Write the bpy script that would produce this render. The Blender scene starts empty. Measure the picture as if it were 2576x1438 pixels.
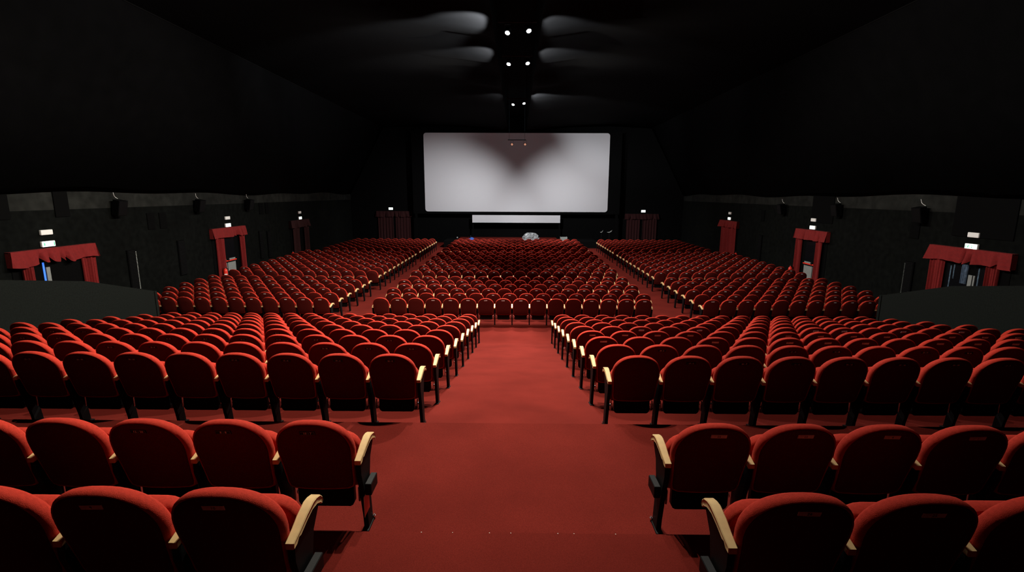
import bpy, math, random
import numpy as np
from mathutils import Vector, Matrix
rnd = random.Random(7)
PI = math.pi
scene = bpy.context.scene
COL = scene.collection

# ------------------------------------------------------------------ camera
W_, H_, F_ = 2576, 1438, 1250.0
CAMZ, CAMX = 4.15, 0.02
TILT, YAW, ROLL = math.radians(10.5), 0.0091, 0.004
fwd = Vector((-math.sin(YAW)*math.cos(TILT), math.cos(YAW)*math.cos(TILT), -math.sin(TILT)))
right0 = Vector((math.cos(YAW), math.sin(YAW), 0))
up0 = right0.cross(fwd)
right = right0*math.cos(ROLL) + up0*math.sin(ROLL)
up = up0*math.cos(ROLL) - right0*math.sin(ROLL)
CAM = Vector((CAMX, 0, CAMZ))
cd = bpy.data.cameras.new('camera'); cam = bpy.data.objects.new('camera', cd); COL.objects.link(cam)
m = Matrix((right, up, -fwd)).transposed().to_4x4(); m.translation = CAM
cam.matrix_world = m
cd.sensor_width = 36; cd.sensor_fit = 'HORIZONTAL'; cd.lens = F_/W_*36; cd.clip_start = .05; cd.clip_end = 200
scene.camera = cam

def ray(px, py):
    return (fwd + right*((px-W_/2)/F_) - up*((py-H_/2)/F_))
def on_y(px, py, Y):
    d = ray(px, py); return CAM + d*((Y-CAM.y)/d.y)
def on_x(px, py, X):
    d = ray(px, py); return CAM + d*((X-CAM.x)/d.x)
def on_z(px, py, Z):
    d = ray(px, py); return CAM + d*((Z-CAM.z)/d.z)

# ------------------------------------------------------------------ materials
def mat(name, col, rough=.8, metal=0, spec=.3, sheen=0, noise=0, nscale=40, bump=0, bscale=200, emit=None, estr=0, trans=0, noise2=0, n2scale=2):
    m = bpy.data.materials.new(name); m.use_nodes = True
    nt = m.node_tree; b = nt.nodes['Principled BSDF']
    b.inputs['Base Color'].default_value = (*col, 1)
    b.inputs['Roughness'].default_value = rough
    b.inputs['Metallic'].default_value = metal
    b.inputs['Specular IOR Level'].default_value = spec
    if sheen:
        b.inputs['Sheen Weight'].default_value = sheen
        b.inputs['Sheen Roughness'].default_value = .4
        b.inputs['Sheen Tint'].default_value = (min(1, col[0]*2+.3), col[1]*2+.1, col[2]*2+.05, 1)
    tc = nt.nodes.new('ShaderNodeTexCoord')
    last = None
    for amt, sc in ((noise, nscale), (noise2, n2scale)):
        if not amt: continue
        n = nt.nodes.new('ShaderNodeTexNoise'); n.inputs['Scale'].default_value = sc; n.inputs['Detail'].default_value = 3
        nt.links.new(tc.outputs['Object'], n.inputs['Vector'])
        mr = nt.nodes.new('ShaderNodeMapRange'); mr.inputs['From Min'].default_value = .3; mr.inputs['From Max'].default_value = .7
        mr.inputs['To Min'].default_value = 1-amt; mr.inputs['To Max'].default_value = 1+amt
        nt.links.new(n.outputs['Fac'], mr.inputs['Value'])
        mx = nt.nodes.new('ShaderNodeVectorMath'); mx.operation = 'SCALE'
        if last: nt.links.new(last, mx.inputs[0])
        else: mx.inputs[0].default_value = col
        nt.links.new(mr.outputs['Result'], mx.inputs['Scale']); last = mx.outputs[0]
    if last: nt.links.new(last, b.inputs['Base Color'])
    if bump:
        n = nt.nodes.new('ShaderNodeTexNoise'); n.inputs['Scale'].default_value = bscale; n.inputs['Detail'].default_value = 2
        nt.links.new(tc.outputs['Object'], n.inputs['Vector'])
        bp = nt.nodes.new('ShaderNodeBump'); bp.inputs['Strength'].default_value = bump; bp.inputs['Distance'].default_value = .01
        nt.links.new(n.outputs['Fac'], bp.inputs['Height']); nt.links.new(bp.outputs['Normal'], b.inputs['Normal'])
    if emit:
        b.inputs['Emission Color'].default_value = (*emit, 1); b.inputs['Emission Strength'].default_value = estr
    if trans: b.inputs['Transmission Weight'].default_value = trans
    return m

M = dict(
 velvet=mat('red_velvet', (.37, .0275, .0150), .9, spec=.08, noise=.12, nscale=60, bump=.25, bscale=300),
 panel=mat('red_back_fabric', (.072, .0068, .0048), .95, spec=.1, noise=.15, nscale=90),
 carpet=mat('red_carpet', (.098, .0112, .0080), .97, spec=.02, noise=.22, nscale=220, noise2=.13, n2scale=1.4, bump=.3, bscale=400),
 wood=mat('blond_wood', (.60, .41, .19), .35, spec=.5, noise=.07, nscale=25),
 black=mat('black_steel', (.0022, .0022, .0024), .6, spec=.12),
 blackpl=mat('black_plastic', (.0012, .0012, .0013), .5, spec=.15),
 chrome=mat('chrome', (.75, .75, .78), .2, metal=1),
 platedark=mat('dark_plate', (.003, .003, .003), .4, spec=.4),
 plate=mat('silver_plate', (.62, .61, .60), .42, metal=.15, noise=.25, nscale=30),
 ink=mat('pale_print', (.85, .85, .80), .6),
 inkdark=mat('dark_print', (.02, .02, .02), .6),
 wall=mat('dark_wall_cloth', (.0027, .0031, .0027), .95, spec=.05, noise=.35, nscale=5, noise2=.25, n2scale=.5),
 concrete=mat('grey_wall_band', (.0105, .0110, .0095), .95, spec=.1, noise=.35, nscale=3, noise2=.3, n2scale=.7),
 part=mat('dark_partition_cloth', (.0062, .0076, .0066), .95, spec=.05, noise=.2, nscale=30),
 ceil=mat('black_ceiling_cloth', (.0013, .0013, .0014), .95, spec=.03, noise=.2, nscale=2),
 mask=mat('black_masking', (.0025, .0025, .0025), .98, spec=.03),
 screen=mat('white_screen', (.50, .50, .51), .9, spec=.15, noise=.015, nscale=150),
 curtain=mat('red_curtain', (.155, .0065, .0060), .9, noise=.15, nscale=15),
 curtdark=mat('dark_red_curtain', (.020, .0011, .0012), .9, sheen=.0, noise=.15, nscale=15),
 grey=mat('pale_grey_door', (.20, .21, .20), .6, noise=.06, nscale=8),
 white=mat('white_plastic', (.80, .79, .76), .5),
 redpaint=mat('red_paint', (.75, .03, .015), .35, spec=.5),
 glassd=mat('dark_glass', (.003, .004, .005), .15, spec=.2),
 sheet=mat('plastic_sheet', (.20, .21, .21), .35, spec=.6, noise=.2, nscale=4),
 blue=mat('blue_cloth', (.03, .10, .38), .8, noise=.2, nscale=20),
 bluelit=mat('blue_lit_edge', (.05, .15, .6), .4, emit=(.05, .22, 1), estr=.9),
 crate=mat('grey_crate', (.22, .24, .22), .7),
 green=mat('green_print', (.01, .42, .16), .5),
 signlit=mat('lit_sign_face', (.8, .85, .82), .4, emit=(.86, 1, .93), estr=1.5),
 signgreen=mat('lit_sign_green', (.01, .4, .15), .4, emit=(.005, .45, .16), estr=.8),
 lens=mat('lamp_lens', (.9, .95, 1), .3, emit=(.88, .95, 1), estr=60),
 glow=mat('dim_lamp_glow', (.5, .2, .1), .5, emit=(.9, .38, .25), estr=.32),
)

# ------------------------------------------------------------------ mesh helpers
class MB:
    def __init__(s): s.v = []; s.f = []; s.mi = []
    def add(s, verts, faces, mi=0, mx=None):
        o = len(s.v)
        for p in verts:
            p = Vector(p)
            if mx is not None: p = mx @ p
            s.v.append(tuple(p))
        for f in faces: s.f.append(tuple(i+o for i in f)); s.mi.append(mi)
        return s
    def box(s, a, b, mi=0, mx=None, bev=0):
        (x0, y0, z0), (x1, y1, z1) = a, b
        if x0 > x1: x0, x1 = x1, x0
        if y0 > y1: y0, y1 = y1, y0
        if z0 > z1: z0, z1 = z1, z0
        if bev:
            c = min(bev, (x1-x0)*.49, (y1-y0)*.49, (z1-z0)*.49)
            v = []
            for sx in (0, 1):
                for sy in (0, 1):
                    for sz in (0, 1):
                        X = (x0, x1)[sx]; Y = (y0, y1)[sy]; Z = (z0, z1)[sz]
                        dx = c*(1-2*sx); dy = c*(1-2*sy); dz = c*(1-2*sz)
                        v += [(X, Y+dy, Z+dz), (X+dx, Y, Z+dz), (X+dx, Y+dy, Z)]
            def I(sx, sy, sz, k): return ((sx*2+sy)*2+sz)*3+k
            f = []
            f.append([I(0,0,0,0), I(0,0,1,0), I(0,1,1,0), I(0,1,0,0)])
            f.append([I(1,0,0,0), I(1,1,0,0), I(1,1,1,0), I(1,0,1,0)])
            f.append([I(0,0,0,1), I(1,0,0,1), I(1,0,1,1), I(0,0,1,1)])
            f.append([I(0,1,0,1), I(0,1,1,1), I(1,1,1,1), I(1,1,0,1)])
            f.append([I(0,0,0,2), I(0,1,0,2), I(1,1,0,2), I(1,0,0,2)])
            f.append([I(0,0,1,2), I(1,0,1,2), I(1,1,1,2), I(0,1,1,2)])
            for a_ in (0, 1):
                for b_ in (0, 1):
                    f.append([I(a_,b_,0,0), I(a_,b_,1,0), I(a_,b_,1,1), I(a_,b_,0,1)])
                    f.append([I(a_,0,b_,0), I(a_,1,b_,0), I(a_,1,b_,2), I(a_,0,b_,2)])
                    f.append([I(0,a_,b_,1), I(1,a_,b_,1), I(1,a_,b_,2), I(0,a_,b_,2)])
            for sx in (0, 1):
                for sy in (0, 1):
                    for sz in (0, 1): f.append([I(sx,sy,sz,0), I(sx,sy,sz,1), I(sx,sy,sz,2)])
            return s.add(v, f, mi, mx)
        v = [(x0,y0,z0),(x1,y0,z0),(x1,y1,z0),(x0,y1,z0),(x0,y0,z1),(x1,y0,z1),(x1,y1,z1),(x0,y1,z1)]
        return s.add(v, [(0,3,2,1),(4,5,6,7),(0,1,5,4),(1,2,6,5),(2,3,7,6),(3,0,4,7)], mi, mx)
    def tube(s, pts, r, n=8, mi=0, caps=True):
        pts = [Vector(p) for p in pts]; rs = r if isinstance(r, (list, tuple)) else [r]*len(pts)
        v = []; f = []
        for i, p in enumerate(pts):
            d = (pts[min(i+1, len(pts)-1)] - pts[max(i-1, 0)]).normalized()
            a = Vector((0, 0, 1)) if abs(d.z) < .9 else Vector((1, 0, 0))
            u = d.cross(a).normalized(); w = d.cross(u)
            for k in range(n):
                t = 2*PI*k/n; v.append(p + u*(math.cos(t)*rs[i]) + w*(math.sin(t)*rs[i]))
        for i in range(len(pts)-1):
            for k in range(n):
                a_, b_ = i*n+k, i*n+(k+1) % n
                f.append((a_, b_, b_+n, a_+n))
        if caps: f.append(tuple(range(n-1, -1, -1))); f.append(tuple((len(pts)-1)*n+k for k in range(n)))
        return s.add(v, f, mi)
    def prism(s, poly, x0, x1, axis='x', mi=0, mx=None):
        n = len(poly); v = []
        for x in (x0, x1):
            for (a, b) in poly:
                v.append({'x': (x, a, b), 'y': (a, x, b), 'z': (a, b, x)}[axis])
        f = [tuple(range(n-1, -1, -1)), tuple(range(n, 2*n))] + [(i, (i+1) % n, (i+1) % n+n, i+n) for i in range(n)]
        return s.add(v, f, mi, mx)
    def mesh(s, name, mats, smooth=False, fix=True):
        me = bpy.data.meshes.new(name); me.from_pydata(s.v, [], s.f)
        for m_ in (mats if isinstance(mats, (list, tuple)) else [mats]): me.materials.append(m_)
        if any(s.mi): me.polygons.foreach_set('material_index', s.mi)
        if fix:
            import bmesh
            bm = bmesh.new(); bm.from_mesh(me); bmesh.ops.recalc_face_normals(bm, faces=bm.faces); bm.to_mesh(me); bm.free()
        if smooth:
            me.polygons.foreach_set('use_smooth', [True]*len(me.polygons))
            try: me.set_sharp_from_angle(angle=math.radians(smooth if smooth > 1 else 40))
            except Exception: pass
        me.update(); return me
    def build(s, name, mats, parent=None, loc=None, smooth=False, fix=True):
        o = bpy.data.objects.new(name, s.mesh(name, mats, smooth, fix)); COL.objects.link(o)
        if parent: o.parent = parent
        if loc is not None: o.location = loc
        return o

def tag(o, label=None, cat=None, group=None, kind=None):
    if label:
        assert 4 <= len(label.split()) <= 16, label
        o['label'] = label
    if cat: o['category'] = cat
    if group: o['group'] = group
    if kind: o['kind'] = kind
    return o
def thing(name, label, cat, loc=(0, 0, 0), group=None, rz=0):
    o = bpy.data.objects.new(name, None); COL.objects.link(o); o.location = loc; o.rotation_euler.z = rz
    o.empty_display_size = .1
    return tag(o, label, cat, group)
def struct(name, mb, mt, smooth=False, fix=True):
    return tag(mb.build(name, mt, smooth=smooth, fix=fix), kind='structure')
def copy_tree(o, parent=None):
    c = o.copy(); COL.objects.link(c); c.parent = parent
    for ch in list(o.children): copy_tree(ch, c)
    return c

# ------------------------------------------------------------------ layout of the seating
P = .545
Z1, Z2, ZR, YR0 = 1.965, 1.825, 1.675, 4.80       # two steps near the camera, then the ramp
Y1E, RS = 2.93, .1925
YR1 = YR0 + ZR/RS
def floor_z(Y):
    if Y < Y1E: return Z1
    if Y < YR0: return Z2
    return max(0., ZR - RS*(Y-YR0))
rear_rows = [2.20, 3.17] + [5.20+1.035*k for k in range(9)]
nrear = [3, 5, 10, 12, 14, 16, 16, 16, 16, 16, 16]
AISLE = 1.025
main_rows = [15.37+.84*k for k in range(6)] + [21.02+.85*k for k in range(10)] + [30.07+.873*k for k in range(8)]
ZM = .05         # the front floor lies one low step above the cross aisle
seats = []      # (x, y, z, block, row, index from aisle, end side)
for r, Y in enumerate(rear_rows):
    for side in (-1, 1):
        for i in range(nrear[r]):
            seats.append((side*(AISLE+P*(i+.5)), Y, floor_z(Y), 'rear', r, i, side))
for r, Y in enumerate(main_rows):
    off = -.115 if (r % 2 == 0) else .075
    nm = 16
    for i in range(nm):
        seats.append((off+.549*(i-7.5), Y, ZM, 'main', r, i, 0))
    for side in (-1, 1):
        n = 12
        if r >= 16: n = 11
        for i in range(n):
            seats.append((side*(5.85+.538*(i+.5)), Y, ZM, 'side', r, i, side))

# ------------------------------------------------------------------ room shell
b = MB()
b.add([(-16, -6, 0), (16, -6, 0), (16, 44, 0), (-16, 44, 0)], [(0, 1, 2, 3)])
b.add([(-16, -6, -.2), (16, -6, -.2), (16, 44, -.2), (-16, 44, -.2)], [(3, 2, 1, 0)])
struct('floor', b, M['carpet'])
b = MB()     # raked rear floor with two steps
prof = [(-5, 0), (-5, Z1), (Y1E-.02, Z1), (Y1E, Z1-.02), (Y1E, Z2), (YR0-.02, Z2), (YR0, Z2-.02), (YR0, ZR), (YR1, .004), (YR1, 0)]
b.prism(prof, -9.95, 9.95)
struct('floor_rake', b, M['carpet'])
XW = 14.0
for side, nm in ((-1, 'left'), (1, 'right')):
    b = MB(); b.box((side*XW, -6, 0), (side*(XW+.2), 42.4, 3.62)); struct('wall_'+nm, b, M['wall'])
    b = MB()      # grey upper band, slightly wavy cloth edge above it comes from the ceiling
    b.box((side*XW, -6, 3.62), (side*(XW+.2), 42.4, 4.6)); struct('wall_%s_band' % nm, b, M['concrete'])
b = MB(); b.box((-16, 42.4, 0), (16, 42.6, 11)); struct('wall_front', b, M['mask'])
b = MB(); b.box((-16, -6.2, 0), (16, -6, 11)); struct('wall_back', b, M['mask'])
# ceiling: cloth hung from a ridge, a fold each side, then falling steeply to the eaves
b = MB()
ys = [-6+i*.8 for i in range(61)]
ys[-1] = 42.5
secs = [(-13.95, 4.12), (-12.4, 6.9), (-11, 9.45), (-7.5, 9.6), (-4, 9.5), (-2.3, 9.30), (-1.0, 9.12), (-.75, 9.2), (-.66, 10.2)]
secs += [(-x_, z_) for x_, z_ in reversed(secs)]
v = []
for j, y in enumerate(ys):
    for k, (x, z) in enumerate(secs):
        dz = 0
        if k in (0, len(secs)-1): dz = .045*math.sin(y*.9+k)+.05*math.sin(y*.37+1)
        elif k in (5, 6, len(secs)-6, len(secs)-7): dz = (.26 if y < 29 else .04)*(.5+.5*math.cos(2*PI*(y-(15.0 if y < 16.8 else 18.4 if y < 22 else 26.4))/3.6))
        elif k in (1, 3, 4, len(secs)-2, len(secs)-4, len(secs)-5): dz = .05*math.sin(y*1.3+k*2.1)
        v.append((x, y, z+dz))
n = len(secs)
fs = [(j*n+k, j*n+k+1, (j+1)*n+k+1, (j+1)*n+k) for j in range(len(ys)-1) for k in range(n-1)]
b.add(v, fs)
o = struct('ceiling', b, M['ceil'], smooth=25, fix=False)
sm = o.modifiers.new('thick', 'SOLIDIFY'); sm.thickness = .02; sm.offset = 0
# seams of the ceiling cloth
for side in (-1, 1):
    b = MB(); b.tube([(side*11, y, 9.43) for y in (-5.9, 10, 25, 42.3)], .025, 6)
    struct('trim_%d' % (1 if side < 0 else 2), b, M['mask'])
# low walls along the outer edges of the raked seating
for side, nm in ((-1, 'left'), (1, 'right')):
    b = MB()
    top = [(-5, 3.95), (4.8, 3.30), (9.23, 2.50), (11.2, 2.13), (13.25, 1.50)]
    poly = [(-5, 0)] + top + [(13.25, 0)]
    b.prism(poly, side*9.90, side*10.02)
    struct('wall_rear_'+nm, b, M['part'])
    b = MB(); b.box((side*9.88, 13.25, 0), (side*10.04, 13.33, 1.49)); struct('trim_%d' % (3 if side < 0 else 4), b, M['part'])
# thin carpeted plinth edge in front of the middle block
b = MB(); b.box((-13.99, 15.22, 0), (13.99, 42.38, ZM)); struct('floor_front', b, M['carpet'])
# stage
b = MB(); b.box((-5.6, 38.2, 0), (6.2, 41.2, .58)); struct('trim_6', b, M['mask'])
b = MB(); b.box((-4.62, 38.12, .50), (3.25, 41.2, .62)); o = b.build('stage_carpet', M['carpet'])
tag(o, 'red carpet strip covering the low stage in front of the screen', 'carpet')
# tiny staples at the edge of the nearest step
for k, px in enumerate((1062, 1140, 1232, 1285, 1402, 1442, 1545)):
    p = on_z(px, 1331, Z1)
    b = MB(); b.box((-.003, -.0015, 0), (.003, .0015, .002))
    o = b.build('carpet_staple', M['ink'], loc=(p.x, Y1E-.024, Z1))
    tag(o, 'tiny bright staple on the edge of the nearest carpeted step', 'staple', 'staples on the step edge')

# ------------------------------------------------------------------ the cinema seat
def outline_back(n=44):
    pts = []
    a, b_, zc = .254, .245, .655
    k = n//2
    for i in range(k+1):
        t = PI*i/k
        c, s_ = math.cos(t), math.sin(t)
        pts.append((a*math.copysign(abs(c)**(2/2.35), c), zc+b_*abs(s_)**(2/2.35)))
    lo = [(-.246, .56), (-.240, .48), (-.236, .40), (-.222, .355), (-.18, .335), (-.09, .331), (0, .33)]
    pts += lo + [(-x, z) for x, z in reversed(lo[:-1])]
    return pts
def outline_cushion(n=10):
    w, z0, z1, r, r2 = .241, .285, .705, .13, .05
    pts = []
    for cx, cz, rr, t0 in ((w-r, z1-r, r, 0), (-(w-r), z1-r, r, PI/2), (-(w-r2), z0+r2, r2, PI), (w-r2, z0+r2, r2, 3*PI/2)):
        for i in range(n//2+1):
            t = t0+PI/2*i/(n//2); pts.append((cx+rr*math.cos(t), cz+rr*math.sin(t)))
    return pts
def slab(pts, rings, yfun, cap0=None, cap1=None):
    """loft of an outline (x,z): rings = (inset, y); yfun(z, x) = y of the middle surface"""
    n = len(pts); nor = []
    for i in range(n):
        a, c = Vector(pts[i-1]), Vector(pts[(i+1) % n]); d = (c-a).normalized(); nor.append(Vector((-d.y, d.x)))
    cx = sum(p[0] for p in pts)/n; cz = sum(p[1] for p in pts)/n
    if nor[0].dot(Vector(pts[0])-Vector((cx, cz))) > 0: nor = [-q for q in nor]
    v = []; f = []
    for ins, y in rings:
        for (x, z), q in zip(pts, nor):
            X, Z = x+q.x*ins, z+q.y*ins
            v.append((X, yfun(Z, X)+y, Z))
    for r in range(len(rings)-1):
        for i in range(n):
            j = (i+1) % n; f.append((r*n+i, r*n+j, (r+1)*n+j, (r+1)*n+i))
    for r, y in ((0, cap0), (len(rings)-1, cap1)):
        if y is None: continue
        base = r*n; rings_in = .5
        o = len(v)
        for i in range(n):
            x, _, z = v[base+i]; X, Z = cx+(x-cx)*rings_in, cz+(z-cz)*rings_in
            v.append((X, yfun(Z, X)+y, Z))
        for i in range(n):
            j = (i+1) % n; f.append((base+i, base+j, o+j, o+i))
        v.append((cx, yfun(cz, cx)+y, cz)); c = len(v)-1
        for i in range(n): f.append((o+i, o+(i+1) % n, c))
    return v, f
def yback(z, x): return -.13 - .27*(z-.6) - .05*max(0, z-.70) + .25*x*x
def ycush(z, x): return .03 - .14*(z-.5) + .1*x*x
def parts(lod):
    """every part of a seat as an MB; lod 0 = near, 1 = the crowd of far seats"""
    d = {}
    ob = outline_back(44 if lod == 0 else 16); oc = outline_cushion(10 if lod == 0 else 4)
    rings = [(.020, -.030), (.016, -.044), (.009, -.043), (.002, -.032), (0, -.012), (.003, .016), (.016, .038), (.045, .047)] if lod == 0 else [(.016, -.044), (.004, -.036), (0, -.005), (.02, .04)]
    b = MB(); v, f = slab(ob, rings, yback, cap0=-.030 if lod == 0 else -.044, cap1=.052 if lod == 0 else .045); b.add(v, f)
    if lod:
        q0 = (len(rings)-1)*len(ob)
        for q in range(q0, q0+2*len(ob)): b.mi[q] = 1
    d['backrest'] = b
    if lod == 0:
        b = MB(); v, f = slab(ob, [(.026, -.020), (.0175, -.036), (.020, -.044), (.030, -.048)], yback, cap1=-.050); b.add(v, f); d['back_panel'] = b
    b = MB(); rings = [(.03, -.045), (.008, -.040), (0, -.02), (0, .025), (.012, .05), (.05, .062)] if lod == 0 else [(.01, -.042), (0, 0), (.02, .055)]
    v, f = slab(oc, rings, ycush, cap0=-.045, cap1=.066 if lod == 0 else .06); b.add(v, f); d['seat_cushion'] = b
    b = MB(); w = .195
    b.prism([(-w, .40), (-w, .205), (-w+.012, .182), (-w+.03, .172), (w-.03, .172), (w-.012, .182), (w, .205), (w, .40)], -.040, -.002, axis='y'); d['seat_pan'] = b
    if lod == 0:
        for k, sx in enumerate((-1, 1)):
            b = MB(); b.box((sx*.219, -.03, .20), (sx*.233, -.005, .31), bev=.003); b.tube([(sx*.215, .01, .25), (sx*.243, .01, .25)], .014, 8); d['hinge%d' % k] = b
    return d
def arm_mb(lod=0):
    top = [(-.165, .588), (-.14, .596), (-.09, .610), (-.02, .636), (.06, .655), (.10, .652), (.145, .638), (.172, .612), (.178, .590)]
    bot = [(.160, .575), (.142, .592), (.10, .612), (.04, .618), (-.02, .602), (-.09, .576), (-.11, .580), (-.130, .560), (-.165, .557)]
    if lod: top = [top[i] for i in (0, 2, 4, 6, 8)]; bot = [bot[i] for i in (0, 3, 5, 8)]
    poly = top+bot; b = MB(); w = .027
    if lod: b.prism(poly, -w, w); return b
    cy = sum(p[0] for p in poly)/len(poly); n = len(poly); v = []
    nor = []
    for i in range(n):
        a, c = Vector(poly[i-1]), Vector(poly[(i+1) % n]); d = (c-a).normalized(); nor.append(Vector((d.y, -d.x)))
    for x, ins in ((-w+.001, .007), (-w, .005), (-w+.005, 0), (w-.005, 0), (w, .005), (w-.001, .007)):
        for (y, z), q in zip(poly, nor):
            wf = 1-.20*max(0, min(1, (-y+.02)/.18))
            v.append((x*wf, y+q.x*ins, z+q.y*ins))
    f = [tuple(range(n-1, -1, -1)), tuple(range(5*n, 6*n))]
    for r in range(5):
        for i in range(n): j = (i+1) % n; f.append((r*n+i, r*n+j, (r+1)*n+j, (r+1)*n+i))
    b.add(v, f); return b
def leg_mb(lod=0):
    b = MB(); w = .017
    b.prism([(-.150, .560), (-.15, .48), (-.105, .33), (-.055, .10), (-.045, .012), (.055, .012), (.045, .10), (.02, .33), (.06, .50), (.135, .585), (.03, .610), (-.09, .578)], -w, w)
    return b
def foot_mb():
    b = MB(); b.box((-.024, -.085, 0), (.024, .095, .012), bev=.003)
    return b
def bolt_mb():
    b = MB(); b.tube([(0, 0, .012), (0, 0, .024)], .011, 6); b.tube([(0, 0, .024), (0, 0, .034)], [.006, .005], 6)
    return b

pm = parts(0)
ME = {
 'backrest': pm['backrest'].mesh('backrest', M['velvet'], smooth=50),
 'back_panel': pm['back_panel'].mesh('back_panel', M['panel'], smooth=50),
 'seat_cushion': pm['seat_cushion'].mesh('seat_cushion', M['velvet'], smooth=60),
 'seat_pan': pm['seat_pan'].mesh('seat_pan', M['blackpl']),
 'armrest': arm_mb().mesh('armrest', M['wood'], smooth=30),
 'leg': leg_mb().mesh('leg', M['black']),
 'foot_plate': foot_mb().mesh('foot_plate', M['black']),
 'bolt': bolt_mb().mesh('bolt', M['chrome']),
}
for k in (0, 1): ME['hinge%d' % k] = pm['hinge%d' % k].mesh('hinge', M['chrome'])
PZ = .828   # height of the number plate
PY = yback(PZ, 0) - .0465
b = MB(); b.box((-.050, -.005, -.0145), (.050, .0015, .0145), bev=.0015)
ME['plate_dark'] = b.mesh('number_plate', M['platedark']); ME['plate_silver'] = b.mesh('number_plate', M['plate'])
b = MB()
for a_, c_ in (((-.044, -.0058, .0105), (.044, -.005, .012)), ((-.044, -.0058, -.012), (.044, -.005, -.0112)), ((.0425, -.0058, -.011), (.044, -.005, .011))): b.box(a_, c_)
ME['frame_line'] = b.mesh('rim', M['crate'])

def text_mesh(s, size, mt, name='lettering'):
    c = bpy.data.curves.new('t', 'FONT'); c.body = s; c.size = size; c.align_x = 'CENTER'; c.align_y = 'CENTER'; c.extrude = .0004; c.resolution_u = 2
    o = bpy.data.objects.new('t', c); COL.objects.link(o)
    dg = bpy.context.evaluated_depsgraph_get(); me = bpy.data.meshes.new_from_object(o.evaluated_get(dg))
    bpy.data.objects.remove(o); bpy.data.curves.remove(c)
    me.materials.clear(); me.materials.append(mt); me.name = name
    me.transform(Matrix.Rotation(PI/2, 4, 'X'))      # upright, read from behind the seat (-y side)
    return me
TX = {}
def txt(s, dark):
    if (s, dark) not in TX: TX[(s, dark)] = text_mesh(s, .023, M['inkdark'] if dark else M['ink'])
    return TX[(s, dark)]

ORD = ['first', 'second', 'third', 'fourth', 'fifth', 'sixth', 'seventh', 'eighth', 'ninth', 'tenth', 'eleventh', 'twelfth', 'thirteenth', 'fourteenth', 'fifteenth', 'sixteenth']
def child(name, me, parent, loc=(0, 0, 0), rot=None, label=None):
    o = bpy.data.objects.new(name, me); COL.objects.link(o); o.parent = parent; o.location = loc
    if rot: o.rotation_euler = rot
    if label: o['label'] = label
    return o

near_txt = {('rear', 0, -1): ['10', '9'], ('rear', 1, -1): ['10 - 7', '8 - 8', '12 - 20', None, '9 - 9'],
            ('rear', 0, 1): ['26', '25', None], ('rear', 1, 1): ['26', '25', '4', '1', '2'],
            ('rear', 2, -1): ['20 - 9', '19 - 6', '11 - 6', '17 - 8', None, '28 - 29', '30 - 33', '33 - 32', None],
            ('rear', 2, 1): [None, '17 - 6', '20 - 7', '11 - 8', '20 - 12', '20 - 10', '28 - 10', '17 - 9', None]}
def plate_kind(blk, r, i, side):
    """None, 'dark' or 'silver' and the text to put on"""
    if (blk, r, side) in near_txt:
        L = near_txt[(blk, r, side)]; t = L[i] if i < len(L) else None
        if t is None: return None, None
        silver = (r == 0) or (r == 1 and side == 1)
        return ('silver' if silver else 'dark'), t
    if blk == 'rear':
        if side == 1 and r in (4, 5, 6): return ('silver', None) if rnd.random() < .7 else (None, None)
        if side == -1: return ('dark', '%d - %d' % (rnd.randint(10, 33), rnd.randint(1, 33))) if rnd.random() < .45 else (None, None)
        return ('dark', '%d - %d' % (rnd.randint(10, 33), rnd.randint(1, 33))) if rnd.random() < .6 else (None, None)
    return ('silver', None) if rnd.random() < (.85 if side >= 0 else .6) else (None, None)

def chair_label(blk, r, i, side):
    S = 'left' if side < 0 else 'right'
    if blk == 'rear':
        row = ['row nearest the camera', 'second row from the camera'][r] if r < 2 else '%s row from the camera' % ORD[r]
        if i == 0: return 'red aisle chair with blond armrest, %s, %s of centre aisle' % (row, S)
        return 'red cinema chair, %s, %s out %s of centre aisle' % (row, ORD[i], S)
    if blk == 'main':
        return 'red cinema chair in nearest row of the middle block, %s from the left' % ORD[i]
    if i == 0: return 'red aisle chair with blond armrest, nearest row of the far %s block' % S
    return 'red cinema chair, nearest row of the far %s block, %s from its aisle' % (S, ORD[i])
GROUP = {'rear-1': 'seats left of the centre aisle', 'rear1': 'seats right of the centre aisle', 'main0': 'first row of the middle block', 'side-1': 'first row of the far left block', 'side1': 'first row of the far right block'}

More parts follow.
